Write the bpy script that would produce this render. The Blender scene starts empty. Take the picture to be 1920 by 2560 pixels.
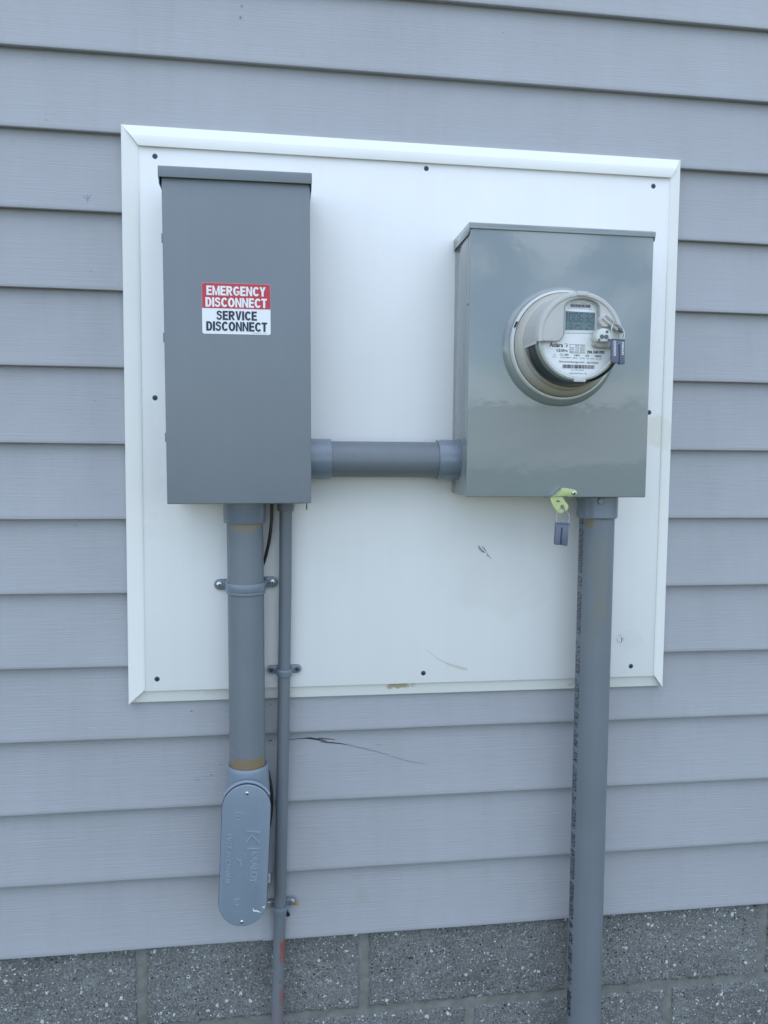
import bpy, bmesh, math, random
from mathutils import Vector, Matrix
random.seed(7)
S = bpy.context.scene
C = S.collection
PI = math.pi
GZ = 2250.0            # everything below is written in millimetres; the ground lies at -GZ

# ---------------------------------------------------------------- camera
cam_d = bpy.data.cameras.new('camera'); cam = bpy.data.objects.new('camera', cam_d); C.objects.link(cam)
S.camera = cam
cx_, cy_, cz_, yaw, pit, rol, fl = -0.0931, -1.3848, -0.7781, 0.1369, 0.0704, 0.0093, 1.9794
f_ = Vector((math.sin(yaw)*math.cos(pit), math.cos(yaw)*math.cos(pit), -math.sin(pit)))
r0 = Vector((math.cos(yaw), -math.sin(yaw), 0)); u0 = r0.cross(f_)
r_ = math.cos(rol)*r0 + math.sin(rol)*u0; u_ = -math.sin(rol)*r0 + math.cos(rol)*u0
M = Matrix.Identity(4)
for i in range(3):
    M[i][0], M[i][1], M[i][2] = r_[i], u_[i], -f_[i]
M[0][3], M[1][3], M[2][3] = cx_, cy_, cz_ + GZ/1000
cam.matrix_world = M
cam_d.sensor_fit = 'VERTICAL'; cam_d.sensor_height = 36; cam_d.lens = fl*1000/2560*36
cam_d.clip_start = 0.05; cam_d.clip_end = 500
S.render.resolution_x, S.render.resolution_y = 768, 1024

# ---------------------------------------------------------------- light: open shade, sun behind the house
EL, ROT = math.radians(40), math.radians(18)
W = bpy.data.worlds.new('World'); S.world = W; W.use_nodes = True
nt = W.node_tree; nt.nodes.clear()
wo = nt.nodes.new('ShaderNodeOutputWorld'); bg = nt.nodes.new('ShaderNodeBackground'); sky = nt.nodes.new('ShaderNodeTexSky')
sky.sky_type = 'NISHITA'; sky.sun_disc = False; sky.sun_elevation = EL; sky.sun_rotation = ROT; sky.altitude = 50
sky.air_density = 1.0; sky.dust_density = 0.9; sky.ozone_density = 2.1
tcw = nt.nodes.new('ShaderNodeTexCoord'); sep = nt.nodes.new('ShaderNodeSeparateXYZ')
nz = nt.nodes.new('ShaderNodeTexNoise'); nz.inputs['Scale'].default_value = 3.4; nz.inputs['Detail'].default_value = 7
mpw = nt.nodes.new('ShaderNodeMapping'); mpw.inputs['Scale'].default_value = (1, 1, 2.8); mpw.inputs['Location'].default_value = (0.3, 0.1, 0.0)
rw = nt.nodes.new('ShaderNodeValToRGB'); rw.color_ramp.elements[0].position = 0.50; rw.color_ramp.elements[1].position = 0.72
mx = nt.nodes.new('ShaderNodeMix'); mx.data_type = 'RGBA'
mulw = nt.nodes.new('ShaderNodeMath'); mulw.operation = 'MULTIPLY'; mulw.inputs[1].default_value = 0.75
nt.links.new(tcw.outputs['Generated'], sep.inputs[0])
hz = nt.nodes.new('ShaderNodeMapRange'); hz.inputs['From Min'].default_value = 0.2; hz.inputs['From Max'].default_value = 0.0   # cloud bank low over the horizon
hz.inputs['To Min'].default_value = 0.0; hz.inputs['To Max'].default_value = 0.16;
hi = nt.nodes.new('ShaderNodeMapRange'); hi.inputs['From Min'].default_value = 0.3; hi.inputs['From Max'].default_value = 0.75   # thicker cloud high up, added to strengthen light from above
hi.inputs['To Min'].default_value = 0.0; hi.inputs['To Max'].default_value = 0.3; nt.links.new(sep.outputs['Z'], hi.inputs['Value'])
ad2 = nt.nodes.new('ShaderNodeMath'); ad2.operation = 'ADD'; nt.links.new(hi.outputs[0], ad2.inputs[1])
nt.links.new(sep.outputs['Z'], hz.inputs['Value'])
adw = nt.nodes.new('ShaderNodeMath'); adw.operation = 'ADD'
nt.links.new(tcw.outputs['Generated'], mpw.inputs['Vector']); nt.links.new(mpw.outputs['Vector'], nz.inputs['Vector'])
nt.links.new(nz.outputs['Fac'], adw.inputs[0]); nt.links.new(hz.outputs[0], adw.inputs[1]); nt.links.new(adw.outputs[0], ad2.inputs[0]); nt.links.new(ad2.outputs[0], rw.inputs['Fac']); nt.links.new(rw.outputs['Color'], mulw.inputs[0])
nt.links.new(mulw.outputs[0], mx.inputs['Factor'])
nt.links.new(sky.outputs['Color'], mx.inputs[6]); mx.inputs[7].default_value = (8.0, 9.05, 10.7, 1)
nt.links.new(mx.outputs[2], bg.inputs['Color']); bg.inputs['Strength'].default_value = 0.15
nt.links.new(bg.outputs[0], wo.inputs['Surface'])
sl = bpy.data.lights.new('sun', 'SUN'); sl.energy = 3.0; sl.angle = math.radians(0.53); sl.color = (1.0, 0.94, 0.86)
so = bpy.data.objects.new('sun', sl); C.objects.link(so)
sd = Vector((math.sin(ROT)*math.cos(EL), math.cos(ROT)*math.cos(EL), math.sin(EL)))
so.rotation_euler = (-sd).to_track_quat('-Z', 'Y').to_euler(); so.location = (0, 6, 8)
S.view_settings.view_transform = 'Standard'; S.view_settings.look = 'None'
S.view_settings.exposure = 0.86; S.view_settings.gamma = 1
S.render.engine = 'CYCLES'

# ---------------------------------------------------------------- helpers
def P(x, y, z): return (x/1000, y/1000, (z+GZ)/1000)
class MB:
    def __init__(s): s.v = []; s.f = []
    def add(s, vs, fs):
        b = len(s.v); s.v += [tuple(v) for v in vs]; s.f += [[i+b for i in f] for f in fs]; return s
    def box(s, x0, x1, y0, y1, z0, z1):
        v = [(x, y, z) for x in (x0, x1) for y in (y0, y1) for z in (z0, z1)]
        return s.add(v, [(0,1,3,2),(4,6,7,5),(0,4,5,1),(2,3,7,6),(0,2,6,4),(1,5,7,3)])
    def prism(s, poly, y0, y1, back=True):     # poly in XZ, y0 is the front
        n = len(poly); v = [(x, y0, z) for x, z in poly] + [(x, y1, z) for x, z in poly]
        f = [list(range(n))] + [[i, (i+1) % n, (i+1) % n+n, i+n] for i in range(n)]
        if back: f.append(list(range(n, 2*n))[::-1])
        return s.add(v, f)
    def prism_x(s, poly, x0, x1):              # poly in YZ
        n = len(poly); v = [(x0, y, z) for y, z in poly] + [(x1, y, z) for y, z in poly]
        return s.add(v, [list(range(n)), list(range(n, 2*n))[::-1]] + [[i, (i+1) % n, (i+1) % n+n, i+n] for i in range(n)])
    def lathe(s, prof, cx, cz, a0=0, a1=360, n=96, axis='y', cy=0):   # prof: (radius, position along the axis)
        full = abs(a1-a0-360) < 1e-6; m = n if full else n+1
        v = []
        for k in range(m):
            a = math.radians(a0+(a1-a0)*k/n)
            for r, t in prof:
                if axis == 'y': v.append((cx+r*math.cos(a), t, cz+r*math.sin(a)))
                elif axis == 'z': v.append((cx+r*math.cos(a), cy+r*math.sin(a), t))
                else: v.append((t, cy+r*math.cos(a), cz+r*math.sin(a)))
        q = len(prof); f = []
        for k in range(n):
            k2 = (k+1) % m
            for j in range(q-1): f.append((k*q+j, k2*q+j, k2*q+j+1, k*q+j+1))
        return s.add(v, f)
    def tube(s, pts, r, n=16, cap=True):
        pts = [Vector(p) for p in pts]; v = []; f = []; prev = None
        for i, p in enumerate(pts):
            t = (pts[min(i+1, len(pts)-1)] - pts[max(i-1, 0)]).normalized()
            a = (prev - t*prev.dot(t)) if prev is not None else (Vector((1, 0, 0)) if abs(t.x) < .8 else Vector((0, 0, 1)))
            a = (a - t*a.dot(t)).normalized(); prev = a; b = t.cross(a)
            for k in range(n):
                th = 2*PI*k/n; v.append(p + (a*math.cos(th)+b*math.sin(th))*r)
        for i in range(len(pts)-1):
            for k in range(n): f.append((i*n+k, i*n+(k+1) % n, (i+1)*n+(k+1) % n, (i+1)*n+k))
        if cap: f.append(list(range(n))[::-1]); f.append([(len(pts)-1)*n+k for k in range(n)])
        return s.add(v, f)
    def map(s, fn): s.v = [fn(*v) for v in s.v]; return s
def smooth_path(pts, k=6):
    pts = [Vector(p) for p in pts]; out = []
    for i in range(len(pts)-1):
        p0, p1, p2, p3 = pts[max(i-1, 0)], pts[i], pts[i+1], pts[min(i+2, len(pts)-1)]
        for j in range(k):
            t = j/k; out.append(0.5*((2*p1)+(-p0+p2)*t+(2*p0-5*p1+4*p2-p3)*t*t+(-p0+3*p1-3*p2+p3)*t**3))
    return out+[pts[-1]]
def link(name, mb, mat, parent=None, bev=0, seg=2, smooth=40, label=None):
    me = bpy.data.meshes.new(name); me.from_pydata([P(*v) for v in mb.v], [], mb.f)
    bm = bmesh.new(); bm.from_mesh(me)
    bmesh.ops.remove_doubles(bm, verts=bm.verts, dist=2e-6)
    bmesh.ops.recalc_face_normals(bm, faces=bm.faces)
    if bev:
        es = [e for e in bm.edges if len(e.link_faces) == 2 and e.calc_face_angle(0) > math.radians(35)]
        bmesh.ops.bevel(bm, geom=es, offset=bev/1000, segments=seg, profile=.5, affect='EDGES', clamp_overlap=True)
    for f in bm.faces: f.smooth = smooth > 0
    bm.to_mesh(me); bm.free()
    if smooth > 0: me.set_sharp_from_angle(angle=math.radians(smooth))
    me.materials.append(mat)
    o = bpy.data.objects.new(name, me); C.objects.link(o)
    if parent is not None:
        o.parent = parent
        q = parent; w = Vector((0, 0, 0))
        while q is not None: w += q.location; q = q.parent
        o.location = -w
    if label: o['label'] = label
    return o
def thing(name, label, cat, base, group=None):
    o = bpy.data.objects.new(name, None); C.objects.link(o); o.location = P(*base); o.empty_display_size = .03
    o['label'] = label; o['category'] = cat
    if group: o['group'] = group
    return o
def tag(o, label, cat, group=None):
    o['label'] = label; o['category'] = cat
    if group: o['group'] = group
    return o
def circ(cx, cz, r, n=40, a0=0, a1=360):
    return [(cx+r*math.cos(math.radians(a0+(a1-a0)*k/(n if a1-a0 == 360 else n-1))), cz+r*math.sin(math.radians(a0+(a1-a0)*k/(n if a1-a0 == 360 else n-1)))) for k in range(n)]
def rrect(x0, x1, z0, z1, r, n=6):
    out = []
    for cx, cz, a in ((x1-r, z1-r, 0), (x0+r, z1-r, 90), (x0+r, z0+r, 180), (x1-r, z0+r, 270)):
        out += [(cx+r*math.cos(math.radians(a+90*k/n)), cz+r*math.sin(math.radians(a+90*k/n))) for k in range(n+1)]
    return out
def text_mb(s, w, h, bold=0.0, ext=0.0, shear=0.0):
    """flat lettering fitted to w x h (mm), lower left at the origin: vertices (u, v, depth)"""
    cu = bpy.data.curves.new('t', 'FONT'); cu.body = s; cu.offset = bold; cu.extrude = ext; cu.shear = shear
    cu.resolution_u = 3
    ob = bpy.data.objects.new('t', cu); C.objects.link(ob)
    dg = bpy.context.evaluated_depsgraph_get(); me = bpy.data.meshes.new_from_object(ob.evaluated_get(dg))
    vs = [v.co.copy() for v in me.vertices]; fs = [list(p.vertices) for p in me.polygons]
    bpy.data.objects.remove(ob); bpy.data.curves.remove(cu); bpy.data.meshes.remove(me)
    mb = MB()
    if not vs: return mb
    x0, x1 = min(v.x for v in vs), max(v.x for v in vs); y0, y1 = min(v.y for v in vs), max(v.y for v in vs)
    mb.add([((v.x-x0)/(x1-x0)*w, (v.y-y0)/(y1-y0)*h, v.z) for v in vs], fs)
    return mb
def text_on(name, s, x, z, w, h, y, mat, parent, bold=0.0, fn=None, **k):
    mb = text_mb(s, w, h, bold, **k)
    mb.map(lambda u, v, d: (x+u, y-max(d, 0), z+v))
    if fn: mb.map(fn)
    return link(name, mb, mat, parent, smooth=0)

# ---------------------------------------------------------------- materials
def mat(name, col, rough=.5, metal=0.0, spec=.5, var=0.0, vscale=6.0, bumps=(), patches=(), coat=0.0, rvar=0.0, streak=0.0):
    """bumps: (scale xyz, strength, distance mm); stains: stain or painted light (centre mm, radii mm, colour, amount, noise scale)"""
    m = bpy.data.materials.new(name); m.use_nodes = True; t = m.node_tree; N = t.nodes; L = t.links
    b = N['Principled BSDF']; b.inputs['Roughness'].default_value = rough; b.inputs['Metallic'].default_value = metal
    b.inputs['Specular IOR Level'].default_value = spec; b.inputs['Coat Weight'].default_value = coat; b.inputs['Coat Roughness'].default_value = .12
    geo = N.new('ShaderNodeNewGeometry'); pos = geo.outputs['Position']
    cc = None
    rgb = N.new('ShaderNodeRGB'); rgb.outputs[0].default_value = (*col, 1); cc = rgb.outputs[0]
    if var:
        n = N.new('ShaderNodeTexNoise'); n.inputs['Scale'].default_value = vscale; n.inputs['Detail'].default_value = 6; n.inputs['Roughness'].default_value = .6
        L.new(pos, n.inputs['Vector'])
        mr = N.new('ShaderNodeMapRange'); mr.inputs['From Min'].default_value = .3; mr.inputs['From Max'].default_value = .7
        mr.inputs['To Min'].default_value = 1-var; mr.inputs['To Max'].default_value = 1+var; L.new(n.outputs['Fac'], mr.inputs['Value'])
        mm = N.new('ShaderNodeVectorMath'); mm.operation = 'SCALE'; L.new(cc, mm.inputs[0]); L.new(mr.outputs[0], mm.inputs['Scale']); cc = mm.outputs[0]
    if rvar:
        n = N.new('ShaderNodeTexNoise'); n.inputs['Scale'].default_value = 14; n.inputs['Detail'].default_value = 5; L.new(pos, n.inputs['Vector'])
        mr = N.new('ShaderNodeMapRange'); mr.inputs['From Min'].default_value = .3; mr.inputs['From Max'].default_value = .7
        mr.inputs['To Min'].default_value = rough-rvar; mr.inputs['To Max'].default_value = rough+rvar; L.new(n.outputs['Fac'], mr.inputs['Value']); L.new(mr.outputs[0], b.inputs['Roughness'])
    if streak:
        mp = N.new('ShaderNodeMapping'); mp.inputs['Scale'].default_value = (38, 38, 1.6); L.new(pos, mp.inputs['Vector'])
        n = N.new('ShaderNodeTexNoise'); n.inputs['Scale'].default_value = 1; n.inputs['Detail'].default_value = 6; n.inputs['Roughness'].default_value = .7; L.new(mp.outputs[0], n.inputs['Vector'])
        mr = N.new('ShaderNodeMapRange'); mr.inputs['From Min'].default_value = .45; mr.inputs['From Max'].default_value = .75
        mr.inputs['To Min'].default_value = 0; mr.inputs['To Max'].default_value = streak; L.new(n.outputs['Fac'], mr.inputs['Value'])
        mxn = N.new('ShaderNodeMix'); mxn.data_type = 'RGBA'; L.new(mr.outputs[0], mxn.inputs['Factor']); L.new(cc, mxn.inputs[6]); mxn.inputs[7].default_value = (col[0]*.62, col[1]*.58, col[2]*.48, 1); cc = mxn.outputs[2]
    for (c, r, sc, amt, ns) in patches:
        sub = N.new('ShaderNodeVectorMath'); sub.operation = 'SUBTRACT'; sub.inputs[1].default_value = P(*c); L.new(pos, sub.inputs[0])
        dv = N.new('ShaderNodeVectorMath'); dv.operation = 'DIVIDE'; dv.inputs[1].default_value = (r[0]/1000, r[1]/1000, r[2]/1000); L.new(sub.outputs[0], dv.inputs[0])
        ln = N.new('ShaderNodeVectorMath'); ln.operation = 'LENGTH'; L.new(dv.outputs[0], ln.inputs[0])
        n = N.new('ShaderNodeTexNoise'); n.inputs['Scale'].default_value = ns; n.inputs['Detail'].default_value = 5; L.new(pos, n.inputs['Vector'])
        a = N.new('ShaderNodeMath'); a.operation = 'MULTIPLY_ADD'; L.new(n.outputs['Fac'], a.inputs[0]); a.inputs[1].default_value = 1.6; L.new(ln.outputs['Value'], a.inputs[2])
        mr = N.new('ShaderNodeMapRange'); mr.inputs['From Min'].default_value = 1.85; mr.inputs['From Max'].default_value = 1.5 if ns < 300 else 1.75
        mr.inputs['To Min'].default_value = 0; mr.inputs['To Max'].default_value = amt; L.new(a.outputs[0], mr.inputs['Value'])
        mxn = N.new('ShaderNodeMix'); mxn.data_type = 'RGBA'; L.new(mr.outputs[0], mxn.inputs['Factor']); L.new(cc, mxn.inputs[6]); mxn.inputs[7].default_value = (*sc, 1); cc = mxn.outputs[2]
    L.new(cc, b.inputs['Base Color'])
    nrm = None
    for (sc, st, dist) in bumps:
        mp = N.new('ShaderNodeMapping'); mp.inputs['Scale'].default_value = sc; L.new(pos, mp.inputs['Vector'])
        n = N.new('ShaderNodeTexNoise'); n.inputs['Scale'].default_value = 1; n.inputs['Detail'].default_value = 4; n.inputs['Roughness'].default_value = .55; L.new(mp.outputs[0], n.inputs['Vector'])
        bp = N.new('ShaderNodeBump'); bp.inputs['Strength'].default_value = st; bp.inputs['Distance'].default_value = dist/1000; L.new(n.outputs['Fac'], bp.inputs['Height'])
        if nrm: L.new(nrm, bp.inputs['Normal'])
        nrm = bp.outputs[0]
    if nrm: L.new(nrm, b.inputs['Normal'])
    m['nt'] = 1
    return m
def three(s): return (s, s, s)
m_siding = mat('vinyl_siding', (.362, .372, .398), .5, spec=.4, streak=.12, var=.05, vscale=3, rvar=.05,
    bumps=(((9, 9, 420), .55, 1.0), ((28, 28, 900), .35, .5), ((2.2, 2.2, 9), .5, 3.0)),
    patches=(((65, 11, -1584), (16, 30, 16), (.30, .27, .2), .18, 60),))
m_board = mat('white_composite_board', (.80, .80, .79), .42, spec=.4, var=.02, streak=.05, vscale=5, bumps=((three(220), .08, .3),),
    patches=(((596, -10, -728), (22, 30, 34), (.60, .56, .36), .3, 55),
            ((300, -10, -1010), (90, 30, 60), (.66, .65, .6), .14, 25),
            ((560, -10, -1115), (30, 30, 20), (.5, .5, .5), .09, 90), ((-310, -10, -800), (30, 30, 120), (.62, .62, .56), .16, 40)))
m_trim = mat('white_vinyl_trim', (.80, .80, .77), .38, spec=.45, var=.015, vscale=8, bumps=((three(160), .08, .3),),
    patches=(((130, -9, -1189), (26, 30, 7), (.34, .28, .12), .75, 120), ((470, -9, -1196), (26, 30, 10), (.45, .38, .3), .4, 120),
            ((-160, -9, -1190), (60, 30, 14), (.55, .53, .45), .3, 80), ((612, -9, -728), (20, 30, 34), (.60, .56, .36), .22, 55)))
m_disc = mat('matte_grey_enamel', (.182, .208, .232), .36, spec=.5, streak=.10, var=.04, vscale=4, rvar=.05, bumps=((three(700), .06, .15), (three(5), .3, 3)))
m_meterbox = mat('glossy_grey_enamel', (.235, .268, .27), .085, spec=.8, var=.02, vscale=5, rvar=.015, bumps=((three(5.5), .5, 3.0), (three(20), .42, 1.1), (three(600), .045, .12)))
STAIN = (.235, .20, .135)
def pvc(name, col, rough=.42, patches=(), gl=.45): return mat(name, col, rough, spec=gl, streak=.15, var=.05, vscale=9, rvar=.05, bumps=((three(260), .05, .2),), patches=patches)
m_pvc = pvc('grey_pvc', (.168, .192, .216))
m_pvc_dark = pvc('weathered_grey_pvc', (.162, .184, .207))
m_coup = pvc('smooth_grey_pvc_fitting', (.175, .215, .26), .22, gl=.55)
m_pvc_l = pvc('grey_pvc_with_primer_stains', (.168, .192, .216), patches=(((-144, -80, -893), (26, 40, 15), STAIN, .8, 90), ((-120, -80, -893), (14, 40, 7), STAIN, .6, 150), ((-139, -80, -1303), (60, 60, 19), (.225, .165, .085), .9, 80)))
m_pvc_r = pvc('grey_pvc_with_dirt', (.168, .192, .216), patches=(((446, -80, -889), (8, 30, 9), (.2, .15, .07), .8, 150), ((462, -90, -975), (16, 40, 60), (.18, .185, .15), .4, 60), ((468, -90, -1040), (14, 40, 30), (.2, .18, .13), .4, 70), ((455, -90, -1080), (10, 40, 50), (.17, .18, .15), .3, 60)))
m_pvc_s = pvc('grey_pvc_with_red_paint', (.162, .184, .207), patches=(((-79, -20, -1650), (7, 30, 13), (.30, .07, .045), .8, 200), ((-79, -20, -1672), (8, 30, 14), (.28, .09, .07), .8, 220), ((-85, -20, -1716), (4, 30, 4), (.25, .08, .07), .6, 200), ((-82, -20, -1745), (6, 30, 18), (.25, .09, .08), .6, 200), ((-88, -20, -1790), (14, 30, 30), (.22, .15, .17), .5, 100)))
m_lb = pvc('blue_grey_pvc_fitting', (.205, .255, .315), .30, gl=.5)
m_lb_hilite = pvc('highlit_raised_lettering', (.29, .34, .40), .3, gl=.5)  # lighter fitting colour paints in the highlights on the raised letters
m_beige = mat('meter_beige_plastic', (.50, .50, .475), .35, spec=.5, var=.02)
m_rim = mat('meter_rim_plastic', (.62, .64, .61), .22, spec=.6)
m_base = mat('meter_base_plastic', (.46, .445, .40), .40, spec=.5, var=.05, patches=(((365, -150, -665), (70, 40, 26), (.40, .33, .22), .5, 25),))  # brownish lower patch paints warm sunlit ground bounce into the base colour
m_label = mat('meter_white_label', (.80, .82, .82), .35)
m_lcd = mat('lcd_glass', (.125, .185, .20), .18)
m_lcdseg = mat('lcd_segments', (.012, .03, .045), .3)
m_ink = mat('black_ink', (.018, .02, .03), .5)
m_beadgrey = mat('grey_bead', (.30, .31, .31), .3)
m_inkgrey = mat('faded_ink', (.13, .145, .155), .5)
m_dark = mat('dark_gap', (.012, .013, .016), .6)
m_inner = mat('meter_inner_dark_plastic', (.10, .12, .135), .4)
m_red = mat('red_sticker', (.52, .035, .05), .35)
m_white = mat('white_sticker', (.82, .84, .85), .35)
m_navy = mat('navy_ink', (.012, .022, .055), .4)
m_screw = mat('dark_screw_steel', (.075, .085, .10), .45, metal=.4)
m_zinc = mat('zinc_screw_steel', (.62, .64, .66), .28, metal=.95)
m_yellow = mat('yellow_zinc_plate', (.46, .53, .24), .33, metal=.25, spec=.5, var=.06, vscale=40)
m_tag = mat('blue_grey_seal_plastic', (.115, .135, .19), .38)
m_wire = mat('seal_wire', (.5, .52, .54), .35, metal=.7)
m_cable = mat('dark_brown_cable', (.018, .012, .012), .4)
m_tan = mat('tan_plug_fibre', (.42, .26, .10), .7)
m_chalk = mat('white_scuff', (.75, .78, .8), .6)
m_scr = mat('black_scuff', (.012, .012, .03), .6)
m_smudge = mat('grey_smudge', (.33, .36, .38), .7)
m_faint = mat('faint_line', (.20, .22, .26), .7)
# clear plastic of the meter cover
m_clear = bpy.data.materials.new('clear_cover_plastic'); m_clear.use_nodes = True
t = m_clear.node_tree; t.nodes.clear(); o_ = t.nodes.new('ShaderNodeOutputMaterial'); mxs = t.nodes.new('ShaderNodeMixShader')
tr = t.nodes.new('ShaderNodeBsdfTransparent'); tr.inputs[0].default_value = (.90, .92, .91, 1); gl = t.nodes.new('ShaderNodeBsdfGlossy'); gl.inputs['Roughness'].default_value = .06
fr = t.nodes.new('ShaderNodeFresnel'); fr.inputs[0].default_value = 1.5
t.links.new(fr.outputs[0], mxs.inputs[0]); t.links.new(tr.outputs[0], mxs.inputs[1]); t.links.new(gl.outputs[0], mxs.inputs[2]); t.links.new(mxs.outputs[0], o_.inputs[0])
m_film = bpy.data.materials.new('yellowed_film'); m_film.use_nodes = True; t = m_film.node_tree
tr = t.nodes.new('ShaderNodeBsdfTransparent'); mxs = t.nodes.new('ShaderNodeMixShader'); mxs.inputs[0].default_value = .28
t.nodes['Principled BSDF'].inputs['Base Color'].default_value = (.60, .52, .36, 1); t.nodes['Principled BSDF'].inputs['Roughness'].default_value = .6
t.links.new(tr.outputs[0], mxs.inputs[1]); t.links.new(t.nodes['Principled BSDF'].outputs[0], mxs.inputs[2]); t.links.new(mxs.outputs[0], t.nodes['Material Output'].inputs[0])
# split concrete block with pale chips
def block_mat():
    m = bpy.data.materials.new('exposed_aggregate_block'); m.use_nodes = True; t = m.node_tree; N = t.nodes; L = t.links
    b = N['Principled BSDF']; b.inputs['Roughness'].default_value = .85
    geo = N.new('ShaderNodeNewGeometry'); pos = geo.outputs['Position']
    n0 = N.new('ShaderNodeTexNoise'); n0.inputs['Scale'].default_value = 260; n0.inputs['Detail'].default_value = 6; n0.inputs['Roughness'].default_value = .75; L.new(pos, n0.inputs['Vector'])
    r0 = N.new('ShaderNodeValToRGB'); e = r0.color_ramp.elements; e[0].position = .34; e[0].color = (.066, .069, .07, 1); e[1].position = .66; e[1].color = (.28, .287, .282, 1); L.new(n0.outputs['Fac'], r0.inputs['Fac'])
    n1 = N.new('ShaderNodeTexNoise'); n1.inputs['Scale'].default_value = 7; n1.inputs['Detail'].default_value = 3; L.new(pos, n1.inputs['Vector'])
    mr = N.new('ShaderNodeMapRange'); mr.inputs['From Min'].default_value = .35; mr.inputs['From Max'].default_value = .65; mr.inputs['To Min'].default_value = .85; mr.inputs['To Max'].default_value = 1.15; L.new(n1.outputs['Fac'], mr.inputs['Value'])
    vm = N.new('ShaderNodeVectorMath'); vm.operation = 'SCALE'; L.new(r0.outputs[0], vm.inputs[0]); L.new(mr.outputs[0], vm.inputs['Scale']); cc = vm.outputs[0]
    for sc, th, sz, col in ((420, .74, .36, (.36, .37, .36, 1)), (190, .80, .34, (.30, .31, .30, 1)), (120, .92, .26, (.62, .63, .62, 1)), (300, .90, .34, (.72, .74, .74, 1)), (240, .92, .34, (.02, .02, .022, 1))):
        ns = N.new('ShaderNodeTexNoise'); ns.inputs['Scale'].default_value = sc*1.3; L.new(pos, ns.inputs['Vector'])
        ad = N.new('ShaderNodeMix'); ad.data_type = 'VECTOR'; ad.inputs[0].default_value = .0035 if sc > 200 else .008; L.new(pos, ad.inputs[4]); L.new(ns.outputs['Color'], ad.inputs[5])
        v = N.new('ShaderNodeTexVoronoi'); v.inputs['Scale'].default_value = sc; v.distance = 'MINKOWSKI' if sc < 250 else 'EUCLIDEAN'; L.new(ad.outputs[1], v.inputs['Vector'])
        if sc < 250: v.inputs['Exponent'].default_value = 3.5
        sx = N.new('ShaderNodeSeparateColor'); L.new(v.outputs['Color'], sx.inputs[0])
        g = N.new('ShaderNodeMath'); g.operation = 'GREATER_THAN'; g.inputs[1].default_value = th; L.new(sx.outputs[0], g.inputs[0])
        ml = N.new('ShaderNodeMath'); ml.operation = 'MULTIPLY'; ml.inputs[1].default_value = sz; L.new(sx.outputs[1], ml.inputs[0])
        a2 = N.new('ShaderNodeMath'); a2.operation = 'ADD'; a2.inputs[1].default_value = .12; L.new(ml.outputs[0], a2.inputs[0])
        l = N.new('ShaderNodeMath'); l.operation = 'LESS_THAN'; L.new(v.outputs['Distance'], l.inputs[0]); L.new(a2.outputs[0], l.inputs[1])
        k = N.new('ShaderNodeMath'); k.operation = 'MULTIPLY'; L.new(g.outputs[0], k.inputs[0]); L.new(l.outputs[0], k.inputs[1])
        x = N.new('ShaderNodeMix'); x.data_type = 'RGBA'; L.new(k.outputs[0], x.inputs['Factor']); L.new(cc, x.inputs[6]); x.inputs[7].default_value = col; cc = x.outputs[2]
    L.new(cc, b.inputs['Base Color'])
    bp = N.new('ShaderNodeBump'); bp.inputs['Strength'].default_value = .9; bp.inputs['Distance'].default_value = .003; L.new(n0.outputs['Fac'], bp.inputs['Height']); L.new(bp.outputs[0], b.inputs['Normal'])
    return m
m_block = block_mat()
m_mortar = mat('mortar', (.20, .208, .192), .9, spec=.2, var=.2, vscale=45, bumps=((three(700), .6, 1.2), (three(90), .7, 3)))
m_grass = mat('grass_ground', (.09, .10, .055), .9, spec=.2, var=.35, vscale=2.5, bumps=((three(40), 1, 20),))

# ---------------------------------------------------------------- ground
g = MB().add([(-90000, -110000, -GZ), (90000, -110000, -GZ), (90000, 60000, -GZ), (-90000, 60000, -GZ)], [(0, 1, 2, 3)])
go = link('ground', g, m_grass); reflector = link('pale_reflector', MB().add([(-80000, -60000, -GZ+4), (80000, -60000, -GZ+4), (80000, -7500, -GZ+4), (-80000, -6000, -GZ+4)], [(0, 1, 2, 3)]), mat('pale_reflector_ground', (.36, .35, .29), .9, spec=.2, var=.35, vscale=.35, bumps=((three(30), .6, 20),)))  # second sheet is added out of view to brighten box reflections and bounce
reflector['kind'] = 'structure'; reflector['label'] = 'added unseen pale lot beyond the lawn in front of the house wall'
go['kind'] = 'structure'; go['label'] = 'open grassy ground in front of the house wall'

# ---------------------------------------------------------------- siding
PT = 127.0
def wav(x, k): return .55*math.sin(x/310+k*1.9)+.35*math.sin(x/127+k*3.1)+.25*math.sin(x/61+k*5.3)
def siding(mb, k, x0, x1, dy=0, dz=0, step=45):
    prof = [(13.5, PT+2.2), (12.6, PT-12), (6.6, 62), (1.0, 8), (.0, 3.4), (.5, .9), (2.2, 0), (8, .8), (15.5, 2.2), (16.5, 6)]
    n = max(1, int((x1-x0)/step)); zb = -k*PT
    v = []
    for i in range(n+1):
        x = x0+(x1-x0)*i/n; w = wav(x, k)
        for y, z in prof: v.append((x, y+dy+w*.8*(1-z/PT*.7), zb+dz+z+w*.45*(1 if z < 20 else .3)))
    q = len(prof)
    mb.add(v, [(i*q+j, (i+1)*q+j, (i+1)*q+j+1, i*q+j+1) for i in range(n) for j in range(q-1)])
sm = MB()
for k in range(-16, 14):
    if k in (12, 13): siding(sm, k, -3200, -113); siding(sm, k, -113.4, 3600, -1.1, -.8)
    else: siding(sm, k, -3200, 3600)
wall = thing('siding_wall', 'grey horizontal vinyl lap siding of the house wall around the white board', 'wall', (0, 20, -13*PT))
link('siding', sm, m_siding, wall, smooth=30)
sh = MB().box(-3190, 3590, 17, 260, -13*PT+8, 2150)
link('sheathing', sh, m_dark, wall)
def face_y(z):     # siding face depth at height z
    r = (z+13*PT) % PT; return 1.0+(r-8)*.107
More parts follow.
